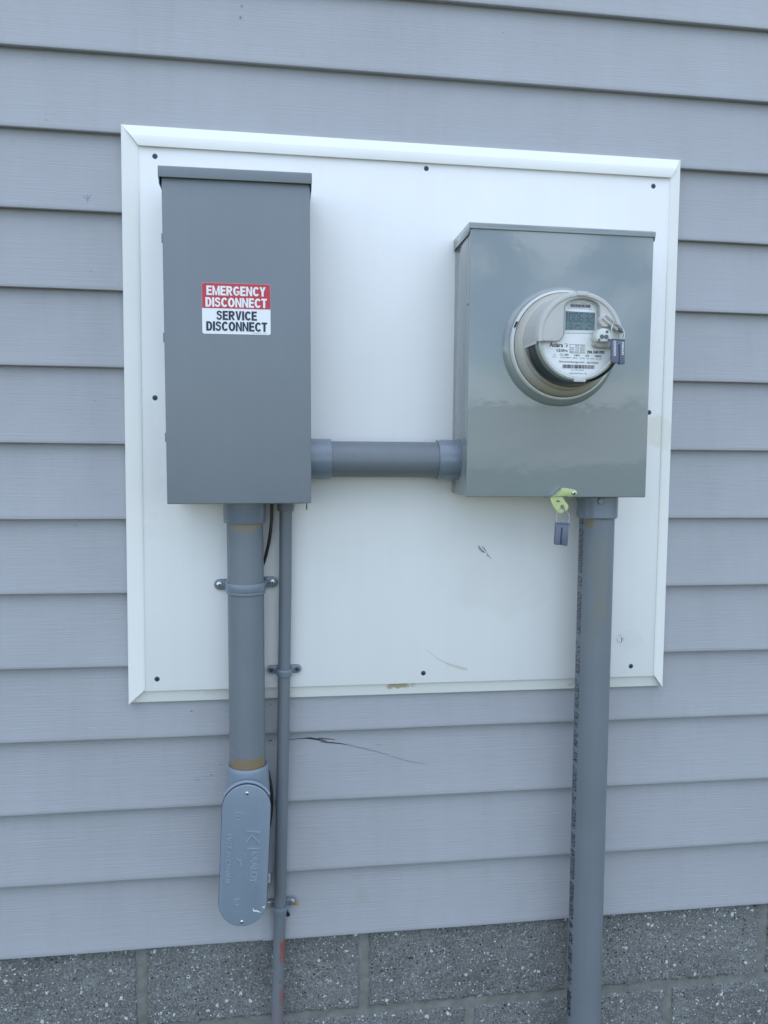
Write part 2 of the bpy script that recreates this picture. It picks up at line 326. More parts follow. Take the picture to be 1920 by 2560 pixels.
def ribbon(name, pts, wid, matl, parent, yf):
    mb = MB(); v = []
    for i, (x, z) in enumerate(pts):
        a = pts[max(i-1, 0)]; b = pts[min(i+1, len(pts)-1)]; dx, dz = b[0]-a[0], b[1]-a[1]; l = math.hypot(dx, dz) or 1
        w = (wid[i] if isinstance(wid, (list, tuple)) else wid)/2
        for s in (-1, 1):
            px, pz = x-dz/l*w*s, z+dx/l*w*s
            v.append((px, yf(px, pz) if callable(yf) else yf, pz))
    mb.add(v, [(2*i, 2*i+1, 2*i+3, 2*i+2) for i in range(len(pts)-1)])
    return link(name, mb, matl, parent)
sy = lambda x, z: face_y(z)-.9
ribbon('scratch_mark', [(-70, -1286.3), (-60, -1285.8), (-42, -1284.8), (-32, -1285), (-22, -1287), (-10, -1289.5), (0, -1292)], [1.0, .7, 1.3, 3.0, 2.8, 1.8, .8], m_scr, wall, sy)
ribbon('scratch_mark', [(-16, -1286), (0, -1287.6), (14, -1289.2)], [1.6, 1.4, .6], m_scr, wall, sy)
ribbon('scratch_mark', [(-12, -1292.2), (6, -1294.4), (22, -1296.4), (34, -1299)], [1.2, 1.8, 1.4, .8], m_scr, wall, sy)
ribbon('scratch_mark', [(30, -1298), (47, -1302), (68, -1307.8), (88, -1313.1), (100, -1317), (112, -1321.5), (127, -1327), (141, -1331.5), (156, -1335.4), (168, -1337.6), (179, -1338.8)], [.9, 1.2, 1.1, .8, .9, .5, .7, .8, 1.0, .6, .4], m_faint, wall, sy)
ribbon('scratch_mark', [(-104, -1288), (-99, -1285.6)], [1.8, 1.2], m_scr, wall, sy)
ribbon('scratch_mark', [(-103, -1219), (-98.5, -1219)], [1.2, 1.2], m_faint, wall, sy)
for a, b in (((91, -1300), (92, -1304)), ((95.5, -1300), (96, -1303))): ribbon('scratch_mark', [a, b], .8, m_faint, wall, sy)
for pts in ([(-399, -354), (-397.5, -360), (-398, -367)], [(-405, -357), (-399, -361.5)], [(-393, -354), (-397, -361.5)]): ribbon('scratch_mark', pts, .8, m_faint, wall, sy)
hm = MB().prism([(-72.8, -1594), (-66.5, -1606), (-68.5, -1608.5), (-73.5, -1608)], -1.3, -.6)
link('torn_hole', hm, m_dark, wall)
sp = MB()
for (x, z, r) in [(-188, -1325, 1.2), (-205, -1343, 1.4), (-228, -1350, 1.2), (-238, -1226, 1.6), (-395, -478, .9), (-393, -690, 1), (-430, -900, 1), (-150, -52, 2), (-148, -33, 1.6), (300, -40, .9), (-460, -240, 1), (650, -760, .9), (700, -1010, .8), (20, -1640, 1)]:
    y = face_y(z)-1.0; sp.add([(x+a, y, z+b) for a, b in circ(0, 0, r, 7)], [list(range(7))])
link('dirt_specks', sp, m_faint, wall)

# ---------------------------------------------------------------- foundation
fw = thing('foundation_wall', 'rough grey concrete block foundation below the siding', 'wall', (0, 30, -GZ))
rng = random.Random(3)
def vnoise(seed):
    g = {}
    def h(i, j):
        if (i, j) not in g: g[(i, j)] = random.Random(seed*7919+i*131+j*977).random()
        return g[(i, j)]
    def f(x, z):
        i, j = math.floor(x), math.floor(z); a, b = x-i, z-j; a = a*a*(3-2*a); b = b*b*(3-2*b)
        return (h(i, j)*(1-a)+h(i+1, j)*a)*(1-b)+(h(i, j+1)*(1-a)+h(i+1, j+1)*a)*b-.5
    return f
n1, n2, n3 = vnoise(1), vnoise(2), vnoise(3)
bmx = MB()
rows = [(-1805, -1617, -330), (-2005, -1817, -127), (-2205, -2017, -330)]
for ri, (z0, z1, xo) in enumerate(rows):
    for i in range(-7, 9):
        xa = xo+400*i+7; xb = xa+386
        if i*400 > 3300: continue
        fine = ri < 2 and xb > -620 and xa < 1150
        st = 3.2 if fine else 24
        zz0 = z0
        nx = max(2, int((xb-xa)/st)); nzz = max(2, int((z1-zz0)/st)); v = []
        for a in range(nx+1):
            for c in range(nzz+1):
                x = xa+(xb-xa)*a/nx; z = zz0+(z1-zz0)*c/nzz
                d = min(x-xa, xb-x, z-z0, z1-z)
                jit = n2(x/9, z/9)*9
                if d < .1: x += n1(x/16+5, z/16)*3; z += n1(x/16, z/16+9)*3
                y = 12.5+n1(x/48, z/48)*3.2+n2(x/13, z/13)*2.2+n3(x/5.5, z/5.5)*1.5
                e = max(0, 1-(d+jit*.6)/5); y += 9*e*e
                if d < .1: y = 24
                v.append((x, y, z))
        q = nzz+1
        bmx.add(v, [(a*q+c, (a+1)*q+c, (a+1)*q+c+1, a*q+c+1) for a in range(nx) for c in range(nzz)])
link('block_face', bmx, m_block, fw, smooth=60)
mm_ = MB(); nx, nz_ = 330, 40; v = []
for a in range(nx+1):
    for c in range(nz_+1):
        x = -3190+6780*a/nx; z = -GZ+(GZ-1640)*c/nz_; v.append((x, 16.5+n1(x/60, z/60)*2.5+n2(x/21, z/21)*1.5, z))
mm_.add(v, [(a*41+c, (a+1)*41+c, (a+1)*41+c+1, a*41+c+1) for a in range(nx) for c in range(nz_)])
link('mortar', mm_, m_mortar, fw, smooth=60)
link('block_core', MB().box(-3190, 3590, 27, 250, -GZ-5, -1643), m_dark, fw)

# ---------------------------------------------------------------- white board
pan = thing('mounting_board', 'large white square board framed in white trim, screwed to the siding', 'panel', (150, 0, -1206))
link('board', MB().box(-332, 622, -10, 6, -1184.2, -262), m_board, pan, bev=.8)
OX0, OX1, OZ1, OZ0 = -342, 628, -242, -1206.6
WL, WR, WT, WB = 28, 20, 35, 26
def trim_piece(side, prof, gap=.35):
    """prof: (distance from the outer edge as a fraction of the width, y); mitred at both ends"""
    mb = MB(); v = []
    for end in (0, 1):
        for fr, y in prof:
            if side == 'T': z = OZ1-fr*WT; x = (OX0+fr*WL+gap) if end == 0 else (OX1-fr*WR-gap)
            elif side == 'B': z = OZ0+fr*WB; x = (OX0+fr*WL+gap) if end == 0 else (OX1-fr*WR-gap)
            elif side == 'L': x = OX0+fr*WL; z = (OZ0+fr*WB) if end == 0 else (OZ1-fr*WT)
            else: x = OX1-fr*WR; z = (OZ0+fr*WB) if end == 0 else (OZ1-fr*WT)
            v.append((x, y, z))
    n = len(prof); mb.add(v, [[i, (i+1) % n, (i+1) % n+n, i+n] for i in range(n)]+[list(range(n))[::-1], list(range(n, 2*n))])
    return mb
pf_t = [(0, 8), (0, -5.2), (.02, -6.2), (.52, -15.4), (.56, -15.8), (.97, -15.2), (1, -14.8), (1, -13.4), (.93, -13.0), (.93, 8)]
pf_s = [(0, 8), (0, -8.0), (.04, -9.4), (.78, -11.7), (.86, -11.7), (1, -10.9), (1, -10.2), (.85, 8)]
pf_b = [(0, 8), (0, 1.0), (.05, -.6), (.90, -5.6), (.90, 8)]
for s, pf in (('T', pf_t), ('L', pf_s), ('R', pf_s), ('B', pf_b)): link('trim_strip', trim_piece(s, pf), m_trim, pan, smooth=25)
def phillips(parent, x, z, y, r=4.2, m1=None, m2=None, dome=1.0, name='screw', cross=.62, rot=20):
    m1 = m1 or m_screw; m2 = m2 or m_dark
    hd = link(name, MB().lathe([(0.01, y-dome), (r*.6, y-dome*.9), (r*.9, y-dome*.45), (r, y), (r, y+1.5)], x, z, n=28), m1, parent)
    cr = MB(); w = r*.13
    for a in (rot, rot+90):
        c, s = math.cos(math.radians(a)), math.sin(math.radians(a))
        L_ = r*cross
        cr.add([(x+u*c-q*s, y-dome-.12, z+u*s+q*c) for u, q in ((-L_, -w*.5), (-w, -w), (w, -w), (L_, -w*.5), (L_, w*.5), (w, w), (-w, w), (-L_, w*.5))], [list(range(8))])
    link('cross_recess', cr, m2, hd)
    return hd
for i, (x, z) in enumerate([(-288.2, -291.3), (164.1, -285), (577, -292.1), (-292.3, -684.3), (-294, -1163.1), (170.3, -1166), (563.3, -1164.1), (582.8, -694)]):
    phillips(pan, x, z, -10, 4.4, rot=25+i*37, dome=.7)
bs = -10.25
ribbon('stain', [(172, -1121), (183.8, -1129.8), (194.5, -1138.8), (205.3, -1145.8), (218.7, -1152), (232.1, -1156.5), (243, -1159.5), (251, -1161)], [.5, .8, 1.4, 2.4, 4, 5, 5.5, 4.5], m_film, pan, bs)
ribbon('scuff_mark', [(277.3, -939.3), (279.3, -943.5), (281.2, -946)], [.9, 1.5, .9], m_scr, pan, bs)
ribbon('scuff_mark', [(275.3, -945.3), (277.5, -947.4), (279.6, -949.5)], [.9, 1.7, 1.1], m_scr, pan, bs)
ribbon('scuff_mark', [(281.2, -946), (284.2, -950.8), (285.3, -954.6)], [.9, 1.1, 2.0], m_smudge, pan, bs)
ribbon('scuff_mark', [(284.0, -953.6), (285.3, -955.4)], [1.4, 1.6], m_scr, pan, bs)
ribbon('scuff_mark', [(286.6, -954.2), (288.2, -956.4)], [1.4, 1.2], m_scr, pan, bs)
ribbon('scuff_mark', [(288.8, -957.2), (289.6, -959.2), (292, -960.5)], [1.2, 1.2, .4], m_faint, pan, bs)
ribbon('scuff_mark', [(267.6, -936.4), (270, -941.6), (274.2, -945.6), (277, -949.2)], [2.2, 4.2, 4.5, 1.2], m_smudge, pan, bs)
ribbon('scuff_mark', [(274.6, -938), (276, -941)], [2.0, 1.4], m_smudge, pan, bs)
ribbon('scuff_mark', [(541.5, -1108), (544.2, -1112), (543.2, -1117), (541.5, -1120)], [.8, 1.6, 1.2, .6], m_scr, pan, bs)
ribbon('scuff_mark', [(534, -1110), (535, -1117), (540, -1119.4)], [.7, .9, .7], m_smudge, pan, bs)
ribbon('scuff_mark', [(536, -1105.5), (543, -1104.8)], [.8, .6], m_smudge, pan, bs)
ribbon('scuff_mark', [(547.5, -1110), (547.6, -1116)], [.7, .5], m_smudge, pan, bs)

# heavy sans capitals drawn as outlines (stems .21, bars .17 of the cap height)
def glyph(ch):
    t, h = .245, .195
    B = lambda x0, x1, z0, z1: [(x0, z0), (x1, z0), (x1, z1), (x0, z1)]
    def ringp(cx, cz, rx, rz, a0, a1, n=18, tx=t, tz=h):
        out = []
        for k in range(n):
            q = []
            for a in (a0+(a1-a0)*k/n, a0+(a1-a0)*(k+1)/n):
                c, s_ = math.cos(math.radians(a)), math.sin(math.radians(a)); q.append(((cx+rx*c, cz+rz*s_), (cx+(rx-tx)*c, cz+(rz-tz)*s_)))
            out.append([q[0][0], q[1][0], q[1][1], q[0][1]])
        return out
    if ch == 'E': return .62, [B(0, t, 0, 1), B(t, .62, 0, h), B(t, .57, .42, .42+h), B(t, .61, 1-h, 1)]
    if ch == 'I': return t, [B(0, t, 0, 1)]
    if ch == 'T': return .64, [B(0, .64, 1-h, 1), B(.32-t/2, .32+t/2, 0, 1-h)]
    if ch == 'D': return .70, [B(0, t, 0, 1), B(t, .34, 0, h), B(t, .34, 1-h, 1)]+ringp(.34, .5, .36, .5, -90, 90)
    if ch == 'O': return .78, ringp(.39, .5, .39, .5, 0, 360, 36)
    if ch == 'C': return .72, ringp(.39, .5, .39, .5, 38, 322, 30)
    if ch == 'G': return .75, ringp(.39, .5, .39, .5, 38, 322, 30)+[B(.40, .75, .36, .52), B(.75-t*.9, .75, .14, .36)]
    if ch == 'M': return .84, [B(0, .2, 0, 1), B(.64, .84, 0, 1), [(.2, 1), (.2, .62), (.36, 0), (.42, 0), (.42, .26)], [(.64, 1), (.42, .26), (.42, 0), (.48, 0), (.64, .62)]]
    if ch == 'N': return .70, [B(0, .2, 0, 1), B(.5, .70, 0, 1), [(.2, 1), (.2, .66), (.5, 0), (.5, .34)]]
    if ch == 'R': return .72, [B(0, t, 0, 1), B(t, .42, 1-h, 1), B(t, .42, .42, .42+h-.02), [(.28, .42), (.46, .42), (.72, 0), (.48, 0)]]+ringp(.42, .71, .27, .29, -90, 90)
    if ch == 'Y': return .70, [B(.35-t/2, .35+t/2, 0, .44), [(.35-t/2, .44), (.35+t/2, .44), (.70, 1), (.46, 1), (.35, .66), (.24, 1), (0, 1)]]
    if ch == 'V': return .70, [[(0, 1), (.23, 1), (.35, .30), (.35, 0), (.24, 0)], [(.70, 1), (.46, 0), (.35, 0), (.35, .30), (.47, 1)]]
    if ch == 'S':
        pts = [(.56, .73), (.52, .83), (.42, .90), (.31, .912), (.19, .89), (.115, .81), (.11, .71), (.17, .62), (.30, .56), (.42, .51), (.515, .43), (.53, .29), (.47, .16), (.36, .095), (.25, .09), (.14, .14), (.085, .23), (.07, .30)]
        out = []; q = []
        for i, (x, z) in enumerate(pts):
            a, b = pts[max(i-1, 0)], pts[min(i+1, len(pts)-1)]; dx, dz = b[0]-a[0], b[1]-a[1]; l = math.hypot(dx, dz)
            q.append(((x-dz/l*.093, z+dx/l*.093), (x+dz/l*.093, z-dx/l*.093)))
        return .64, [[q[i][0], q[i][1], q[i+1][1], q[i+1][0]] for i in range(len(q)-1)]
def bold_line(s, x, z, w, h, y, mt, parent):
    gap = .065; tot = sum(glyph(c)[0] for c in s)+gap*(len(s)-1); mb = MB(); cur = 0
    for c in s:
        gw, polys = glyph(c)
        for p in polys: mb.add([(x+(cur+a)/tot*w, y, z+b*h) for a, b in p], [list(range(len(p)))])
        cur += gw+gap
    return link('lettering', mb.map(tilt), mt, parent, smooth=0)

# ---------------------------------------------------------------- disconnect box
TILT = .0076
def tilt(x, y, z): dx, dz = x+150, z+600; return (x-TILT*dz*1.0, y, z+TILT*dx)
db = thing('disconnect_box', 'tall blue grey metal box with a red and white emergency disconnect sticker', 'electrical box', (-148, -10, -856))
def tl(mb): return mb.map(tilt)
link('body', tl(MB().box(-259, -41, -112, -10.2, -851, -352)), m_disc, db, bev=1.5)
link('cover', tl(MB().box(-261.8, -37.8, -120, -104, -855, -354)), m_disc, db, bev=1.6, seg=3)
hood = MB().prism_x([(-10.3, -339.5), (-122.5, -343.2), (-126, -345.5), (-126, -360.6), (-124.4, -360.6), (-124.4, -354), (-10.3, -354)], -266.2, -34.8)
link('rain_hood', tl(hood), m_disc, db, bev=.9)
for xa, xb in ((-265.8, -264.4), (-36.6, -35.2)):
    link('hood_flange', tl(MB().prism_x([(-10.4, -353.8), (-124.2, -353.8), (-124.2, -361), (-118, -368.5), (-10.4, -368.5)], xa, xb)), m_disc, db)
for z in (-452, -603.5, -758):
    link('hinge_tab', tl(MB().box(-265.8, -259.5, -101, -99.5, z, z+14.5)), m_disc, db, bev=.4)
link('latch_pin', tl(MB().tube([(-44.9, -108, -850), (-44.9, -108, -866)], .95, 10)), m_dark, db)
link('bottom_flange', tl(MB().box(-104, -50, -100, -20, -856.6, -851.3)), m_disc, db, bev=.5)
for x, z, r in ((-64, -647, 3), (-59, -655, 2), (-66, -720, 2.2), (-85, -790, 2.4), (-84, -797, 1.6), (-135, -748, 1.0)):
    ribbon('scuff_mark', [tilt(x-r*.5, 0, z+r*1.4)[::2], tilt(x+r*.6, 0, z)[::2], tilt(x+r*.2, 0, z-r*1.4)[::2]], [.5, .8, .4], m_pvc_dark, db, -120.25)
# sticker
stk = link('sticker', tl(MB().prism(rrect(-204.2, -99.9, -591.6, -514.2, 3.2), -120.35, -119.9)), m_white, db)
redp = rrect(-204.0, -100.1, -591.6, -514.4, 3.2)
redp = [(x, max(z, -552.6)) for x, z in redp if z > -560] + [(-204.0, -552.6), (-100.1, -552.6)]
link('red_field', tl(MB().prism([(x, z) for x, z in rrect(-204.0, -100.1, -580, -514.4, 3.2) if z > -553] + [(-204.0, -552.6), (-100.1, -552.6)], -120.55, -120.3)), m_red, stk)
for s, x, z, w, h, mt in (('EMERGENCY', -197.2, -533.0, 90, 14.4, m_white), ('DISCONNECT', -198.9, -550.6, 93.6, 14.4, m_white), ('SERVICE', -182.4, -570.2, 61.5, 14.0, m_navy), ('DISCONNECT', -198.2, -587.0, 93, 14.4, m_navy)):
    bold_line(s, x, z, w, h, -120.85, mt, stk)
text_on('lettering', '#7HS0038-VST   Rev.01', -127.8, -590.0, 22, 1.3, -120.6, m_faint, stk, fn=tilt)

# ---------------------------------------------------------------- conduits
def pipe(path, r, n=48): return MB().tube(path, r, n)
hc = thing('crossover_conduit', 'short horizontal grey conduit joining the two metal boxes', 'conduit', (100, -50, -784))
link('pipe', MB().tube([(-40, -50, -784.0), (212, -50, -783.2)], 30.1, 64), m_pvc_dark, hc)
link('coupling', MB().lathe([(30.2, -.4), (33.2, -.4), (34, -1.6), (34, -40), (33, -41)], 0, -784, axis='x', cy=-50, n=64), m_coup, hc)
link('coupling', MB().lathe([(30.2, 180.6), (33.2, 180.6), (34, 181.8), (34, 213.6), (35.3, 214), (35.3, 216.6)], 0, -783.2, axis='x', cy=-50, n=64), m_coup, hc)
for x, z, y, l in ((37, -775, -80.0, 3), (158, -765, -75.4, 3), (110, -771, -78, 1.2)):
    ribbon('scuff_mark', [(x, z), (x+l*.6, z-l*.8)], [1.6, 1.2], m_faint, hc, y-.9)

lc = thing('wide_conduit', 'wide grey vertical conduit with tan primer stains below the disconnect box', 'conduit', (-141, -48, -1300))
link('pipe', pipe([(-143.6, -48, -852), (-142.4, -48, -960), (-140.2, -48, -1262), (-139.6, -48, -1312)], 30.2, 64), m_pvc_l, lc)
link('coupling', MB().lathe([(30.3, -890.4), (34.2, -890.4), (34.9, -889), (35.0, -857)], -143.5, 0, axis='z', cy=-48, n=64), m_coup, lc)
seam_pts = []
for i in range(25):
    a = math.radians(205+130*i/24); dz = -1274-7*math.sin((i/24)*PI*1.5+.2) + (4 if i < 5 else 0)
    seam_pts.append((-140+30.35*math.cos(a), -48+30.35*math.sin(a), dz))
link('primer_line', MB().tube(seam_pts, .3, 6), m_faint, lc)

sc_ = thing('narrow_conduit', 'narrow grey vertical conduit with red paint smears at its lower end', 'conduit', (-95, -12, -GZ))
link('pipe', pipe([(-75.4, -32, -850), (-75.6, -30, -900), (-75.9, -25, -1000), (-77.6, -22.5, -1150), (-80.2, -20, -1320), (-83.6, -15.5, -1500), (-85, -13, -1582), (-87.2, -12.5, -1680), (-92, -12, -1900), (-98, -12, -GZ-40)], 10.6, 32), m_pvc_s, sc_)
link('coupling', MB().lathe([(10.6, -872.6), (13.4, -872.6), (13.9, -871.6), (14.0, -857)], -75.6, 0, axis='z', cy=-31, n=40), m_pvc_dark, sc_)

rc = thing('printed_conduit', 'wide grey vertical conduit printed with black lettering below the meter box', 'conduit', (467, -60, -GZ))
RX, RY, RR = 467.5, -60.0, 30.4
link('pipe', pipe([(RX, RY, -842), (RX, RY, -1300), (RX+.6, RY, -1700), (RX, RY, -GZ-40)], RR, 64), m_pvc_r, rc)
cpl = link('coupling', MB().lathe([(30.5, -883), (33.0, -883), (35.2, -880.6), (35.4, -846)], RX, 0, axis='z', cy=RY, n=72), m_coup, rc)
kn = MB().lathe([(0.01, -3.2), (4.6, -3.2), (5.4, -2.2), (5.5, 2)], 0, 0, n=32)
kn.map(lambda x, y, z: (RX-9+x*.985, RY-34.2+y, -851.6+z)); link('plug', kn, m_coup, cpl)
rib = MB()
for a in (226, 231, 236): rib.lathe([(35.3, -880), (36.0, -879), (36.0, -847)], RX, 0, a0=a, a1=a+.8, n=1, axis='z', cy=RY)
link('mould_line', rib, m_coup, cpl)
words = [('UL', -893, -881.7), ('UNDERGROUND', -978.6, -901.4), ('AND', -1006.4, -985.7), ('ABOVEGROUND', -1091.6, -1013.5), ('RESISTANT', -1160.9, -1098.8), ('SUNLIGHT', -1221.9, -1168.8), ('WIRE', -1256.3, -1227.8), ("90\u00b0C", -1291.5, -1262.8), ('MAX', -1320.1, -1299.5), ('CONDUIT', -1372.6, -1326.8), ('PVC', -1400.8, -1379.3), ('RIGID', -1441.7, -1406.7), ('CORE', -1475.4, -1449.9), ('CELLULAR', -1535.5, -1481.4), ('COEXTRUDED', -1610.3, -1542.2), ('40', -1627.1, -1617.2), ('SCH', -1656.8, -1636.9), ('DUCT', -1692.7, -1664.4), ('TUTE', -1733.3, -1700.3), ('CANTEX', -1794.3, -1743.3)]
for i, (s, z0, z1) in enumerate(words):
    b = .04 if s == 'CANTEX' else .016
    mb = text_mb(s, z1-z0, 12.2, b, shear=.35)
    def wrap(u, v, d, z0=z0):
        a = math.radians(180+3-8 + (1-v/11.5)*0 - (v-5.75)/RR*57.3*1.0 + 18); a = math.radians(180+10-(v-5.75)/RR*57.3)
        return (RX+(RR+.3)*math.cos(a), RY+(RR+.3)*math.sin(a), z0+u)
    mb.map(wrap); link('lettering', mb, m_ink, rc, smooth=0)

# ---------------------------------------------------------------- conduit body
lb = thing('access_fitting', 'blue grey access fitting with a long rounded cover at the foot of the wide conduit', 'conduit fitting', (-143, -10, -1561))
AX = Vector((9.7, 241.6)).normalized(); LC = Vector((-143.4, -1440.2))
def lbm(u, w): p = LC+AX*w+Vector((AX.y, -AX.x))*u; return (p.x, p.y)      # u across, w along
def stadium(r, half, n=20, off=0):
    pts = [lbm(r*math.cos(PI*k/n), (half-r)+r*math.sin(PI*k/n)) for k in range(n+1)]
    return pts + [lbm(r*math.cos(PI+PI*k/n), -(half-r)+r*math.sin(PI+PI*k/n)) for k in range(n+1)]
link('body', MB().prism(stadium(37, 117), -93.5, -4), m_lb, lb, bev=5, seg=4)
nk = MB().lathe([(30.6, -1320), (30.6, -1304.5), (31.2, -1303.2), (33.4, -1303.0), (34.3, -1304.4), (34.6, -1310), (36.5, -1345), (37, -1372)], -139.2, 0, axis='z', cy=-49, n=64)
link('neck', nk, m_lb, lb)
hump = MB()
for i in range(13):
    pass
link('gasket', MB().prism(stadium(40.1, 121.5), -95.9, -93.2), m_dark, lb)
cov = link('cover', MB().prism(stadium(39.5, 120.9), -100, -95.4), m_lb, lb, bev=1.6, seg=3)
rimh = []
for k in range(25):
    a = PI*(.16+.68*k/24); x, z = lbm(40.6*math.cos(a), (121-39.5)+41.2*math.sin(a)); rimh.append((x, -91.5, z))
link('rim', MB().tube(rimh, 3.0, 12), m_lb, lb)
for (x, z) in ((-139.2, -1333.3), (-148.4, -1552.8)):
    phillips(lb, x, z, -100, 3.1, m1=m_zinc, dome=1.6, rot=40)
def lbtext(s, u_top, w_start, length, height, bold=0.0):   # reads downwards, letter tops to the right
    mb = text_mb(s, length, height, bold, ext=.03)
    zs = [v[2] for v in mb.v] or [0]; zm = max(zs)
    def f(u, v, d):
        x, z = lbm(u_top-height+v, w_start-u); return (x, -100.9 if d > 0 else -99.8, z)
    return mb.map(f)
def uw(x, z): d = Vector((x, z))-LC; return d.dot(Vector((AX.y, -AX.x))), d.dot(AX)
u0_, w0_ = uw(-120, -1430)
link('lettering', lbtext('KRALOY', uw(-121, -1434)[0], uw(-121, -1434)[1], 53, 12), m_lb_hilite, cov)
kb = MB()
for seg_ in (((-117.6, -1400.5), (-140, -1397.2)), ((-117.6, -1419.5), (-131.5, -1404)), ((-131.5, -1404), (-140.3, -1416)), ((-120, -1428.5), (-140, -1427)), ((-128, -1399), (-130, -1403.5))):
    (xa, za), (xb, zb) = seg_; l = math.hypot(xb-xa, zb-za); nx_, nz2 = -(zb-za)/l*.9, (xb-xa)/l*.9
    kb.prism([(xa+nx_, za+nz2), (xb+nx_, zb+nz2), (xb-nx_, zb-nz2), (xa-nx_, za-nz2)], -101.3, -99.8)
link('emblem', kb, m_lb_hilite, cov)
a_, b_ = uw(-163.5, -1402); link('lettering', lbtext('MADE IN CANADA', a_, b_, 84, 8.5), m_lb_hilite, cov)
a_, b_ = uw(-147, -1441); link('lettering', lbtext('2"', a_, b_, 15, 9.5), m_lb_hilite, cov)
a_, b_ = uw(-148.6, -1367); link('lettering', lbtext('UL', a_, b_, 8, 8), m_lb_hilite, cov)
a_, b_ = uw(-152.6, -1513.5); link('lettering', lbtext('GL', a_, b_, 7, 6.5), m_lb_hilite, cov)
for (x, z, r) in ((-152.6, -1371, 6.6), (-156, -1517.4, 5.4)):
    link('emblem', MB().tube([(x+r*math.cos(k*PI/16), -100.1, z+r*math.sin(k*PI/16)) for k in range(33)], .55, 6, cap=False), m_lb_hilite, cov)
ribbon('scuff_mark', [(-129.6, -1531), (-128.8, -1535), (-124, -1535.4), (-117.8, -1538.4)], [1.2, 2.6, 2.2, 1.0], m_chalk, cov, -100.2)
ribbon('scuff_mark', [(-115, -1530.2), (-110.5, -1528.6)], [1.4, 1.8], m_chalk, cov, -100.2)
ribbon('scuff_mark', [(-112.5, -1532.6), (-110.6, -1530.8)], [.6, .9], m_chalk, cov, -100.2)
# white flaking seal beside the fitting
fk = MB().prism([(-104.6, -1528.5), (-104, -1537), (-105.2, -1544.8), (-101.6, -1545.6), (-100.4, -1541), (-101.2, -1536), (-100.2, -1531), (-102, -1527.4)], -5.5, -1.4)
fk.map(lambda x, y, z: (x-1.2, y, z+4)); tag(link('caulk_flake', fk, m_chalk, bev=.6), 'small white flake of caulk on the siding right of the blue grey fitting', 'caulk')

# ---------------------------------------------------------------- cable
cbl = thing('brown_cable', 'thin dark brown cable running from the disconnect box behind the wide conduit and fitting', 'cable', (-110, -12, -1420))
link('cable_sheath', MB().tube(smooth_path([(-99, -30, -850), (-99, -30, -881), (-101, -30, -906), (-103.6, -28, -925), (-107, -26, -941), (-112, -24, -960), (-122, -20, -985), (-134, -16, -1030), (-139, -15, -1120), (-137, -10, -1220), (-128, -9, -1290), (-108, -14, -1327), (-103.2, -18, -1343), (-100.4, -20, -1358), (-99.2, -20, -1375), (-99.4, -20, -1392), (-101, -20, -1412), (-106, -18, -1440), (-120, -10, -1470)], 8), 2.7, 14), m_cable, cbl)

# ---------------------------------------------------------------- straps
def strap(label, cx, cz, yb, ycen, rp, tabl, tabr, trd, screwm, crossm, h1, h2, hexhead=False, tabt=6.0, md=None):
    md = md or m_coup
    st = thing('conduit_strap', label, 'strap', (cx, yb, cz), 'plastic straps holding the conduits')
    for (x, z) in (tabl, tabr):
        s = 1 if x < cx else -1
        poly = circ(x, z, trd, 17, 90, 270) if s > 0 else circ(x, z, trd, 17, -90, 90)
        inner = cx-s*(rp-1.5)
        poly = poly + ([(inner, z-trd), (inner, z+trd)] if s > 0 else [(inner, z+trd), (inner, z-trd)])
        tb = link('strap_ear', MB().prism(poly, yb-tabt, yb), md, st, bev=.9)
        if hexhead:
            hx = MB(); hx.lathe([(.01, yb-tabt-5), (3.4, yb-tabt-5), (4.2, yb-tabt-4), (4.2, yb-tabt-1), (6.0, yb-tabt-.8), (6.0, yb-tabt)], x, z, n=24)
            link('screw', hx, screwm, st)
        else: phillips(st, x, z, yb-tabt, trd*.56, m1=screwm, m2=crossm, dome=1.2, rot=15)
    for (z0, z1, rr) in ((cz-h1/2, cz+h1/2, rp+3.6), (cz-h1/2-h2, cz-h1/2, rp+2.2)):
        mb = MB(); n = 40; ang = [180+180*k/n for k in range(n+1)]
        path = [(cx-rr, yb)]+[(cx+rr*math.cos(math.radians(a)), ycen+rr*math.sin(math.radians(a))) for a in ang]+[(cx+rr, yb)]
        rin = rp+.15
        inn = [(cx-rin, yb)]+[(cx+rin*math.cos(math.radians(a)), ycen+rin*math.sin(math.radians(a))) for a in ang]+[(cx+rin, yb)]
        q = len(path); v = [(x, y, z0) for x, y in path]+[(x, y, z1) for x, y in path]+[(x, y, z1) for x, y in inn]+[(x, y, z0) for x, y in inn]
        f = []
        for i in range(q-1):
            for a, b in ((0, 1), (1, 2), (2, 3), (3, 0)): f.append((a*q+i, a*q+i+1, b*q+i+1, b*q+i))
        f += [(0, q, 2*q, 3*q), (q-1, 2*q-1, 3*q-1, 4*q-1)]
        mb.add(v, f); link('band', mb, md, st, bev=.7)
    return st
strap('wide grey plastic strap with two shiny screws around the wide conduit', -142, -997.5, -10.2, -48, 30.2, (-187.5, -1000), (-98.2, -996.8), 9.3, m_zinc, m_dark, 14, 5.5)
strap('small grey strap with dark screws on the narrow conduit, low on the white board', -77.6, -1151.5, -10.2, -22.5, 10.6, (-99.6, -1150.8), (-55.2, -1150.4), 7.2, m_screw, m_dark, 8, 4.5)
strap('small grey strap with silver bolts, lowest of the straps', -85, -1583, 1.5, -13, 10.6, (-105, -1581.5), (-62.4, -1579.5), 6.6, m_zinc, m_dark, 8, 4, hexhead=True)
fb = MB()
for i in range(9):
    a = random.uniform(-.9, .9); l = random.uniform(5, 10); x, z = -58.2+random.uniform(-1, 2), -1581+random.uniform(-2, 2)
    fb.tube([(x, -3, z), (x+l*.4*math.cos(a), -7, z+l*.3*math.sin(a)), (x+l*math.cos(a+.3)*.7, -6, z-l*abs(math.sin(a+.8))*.8)], .6, 6)
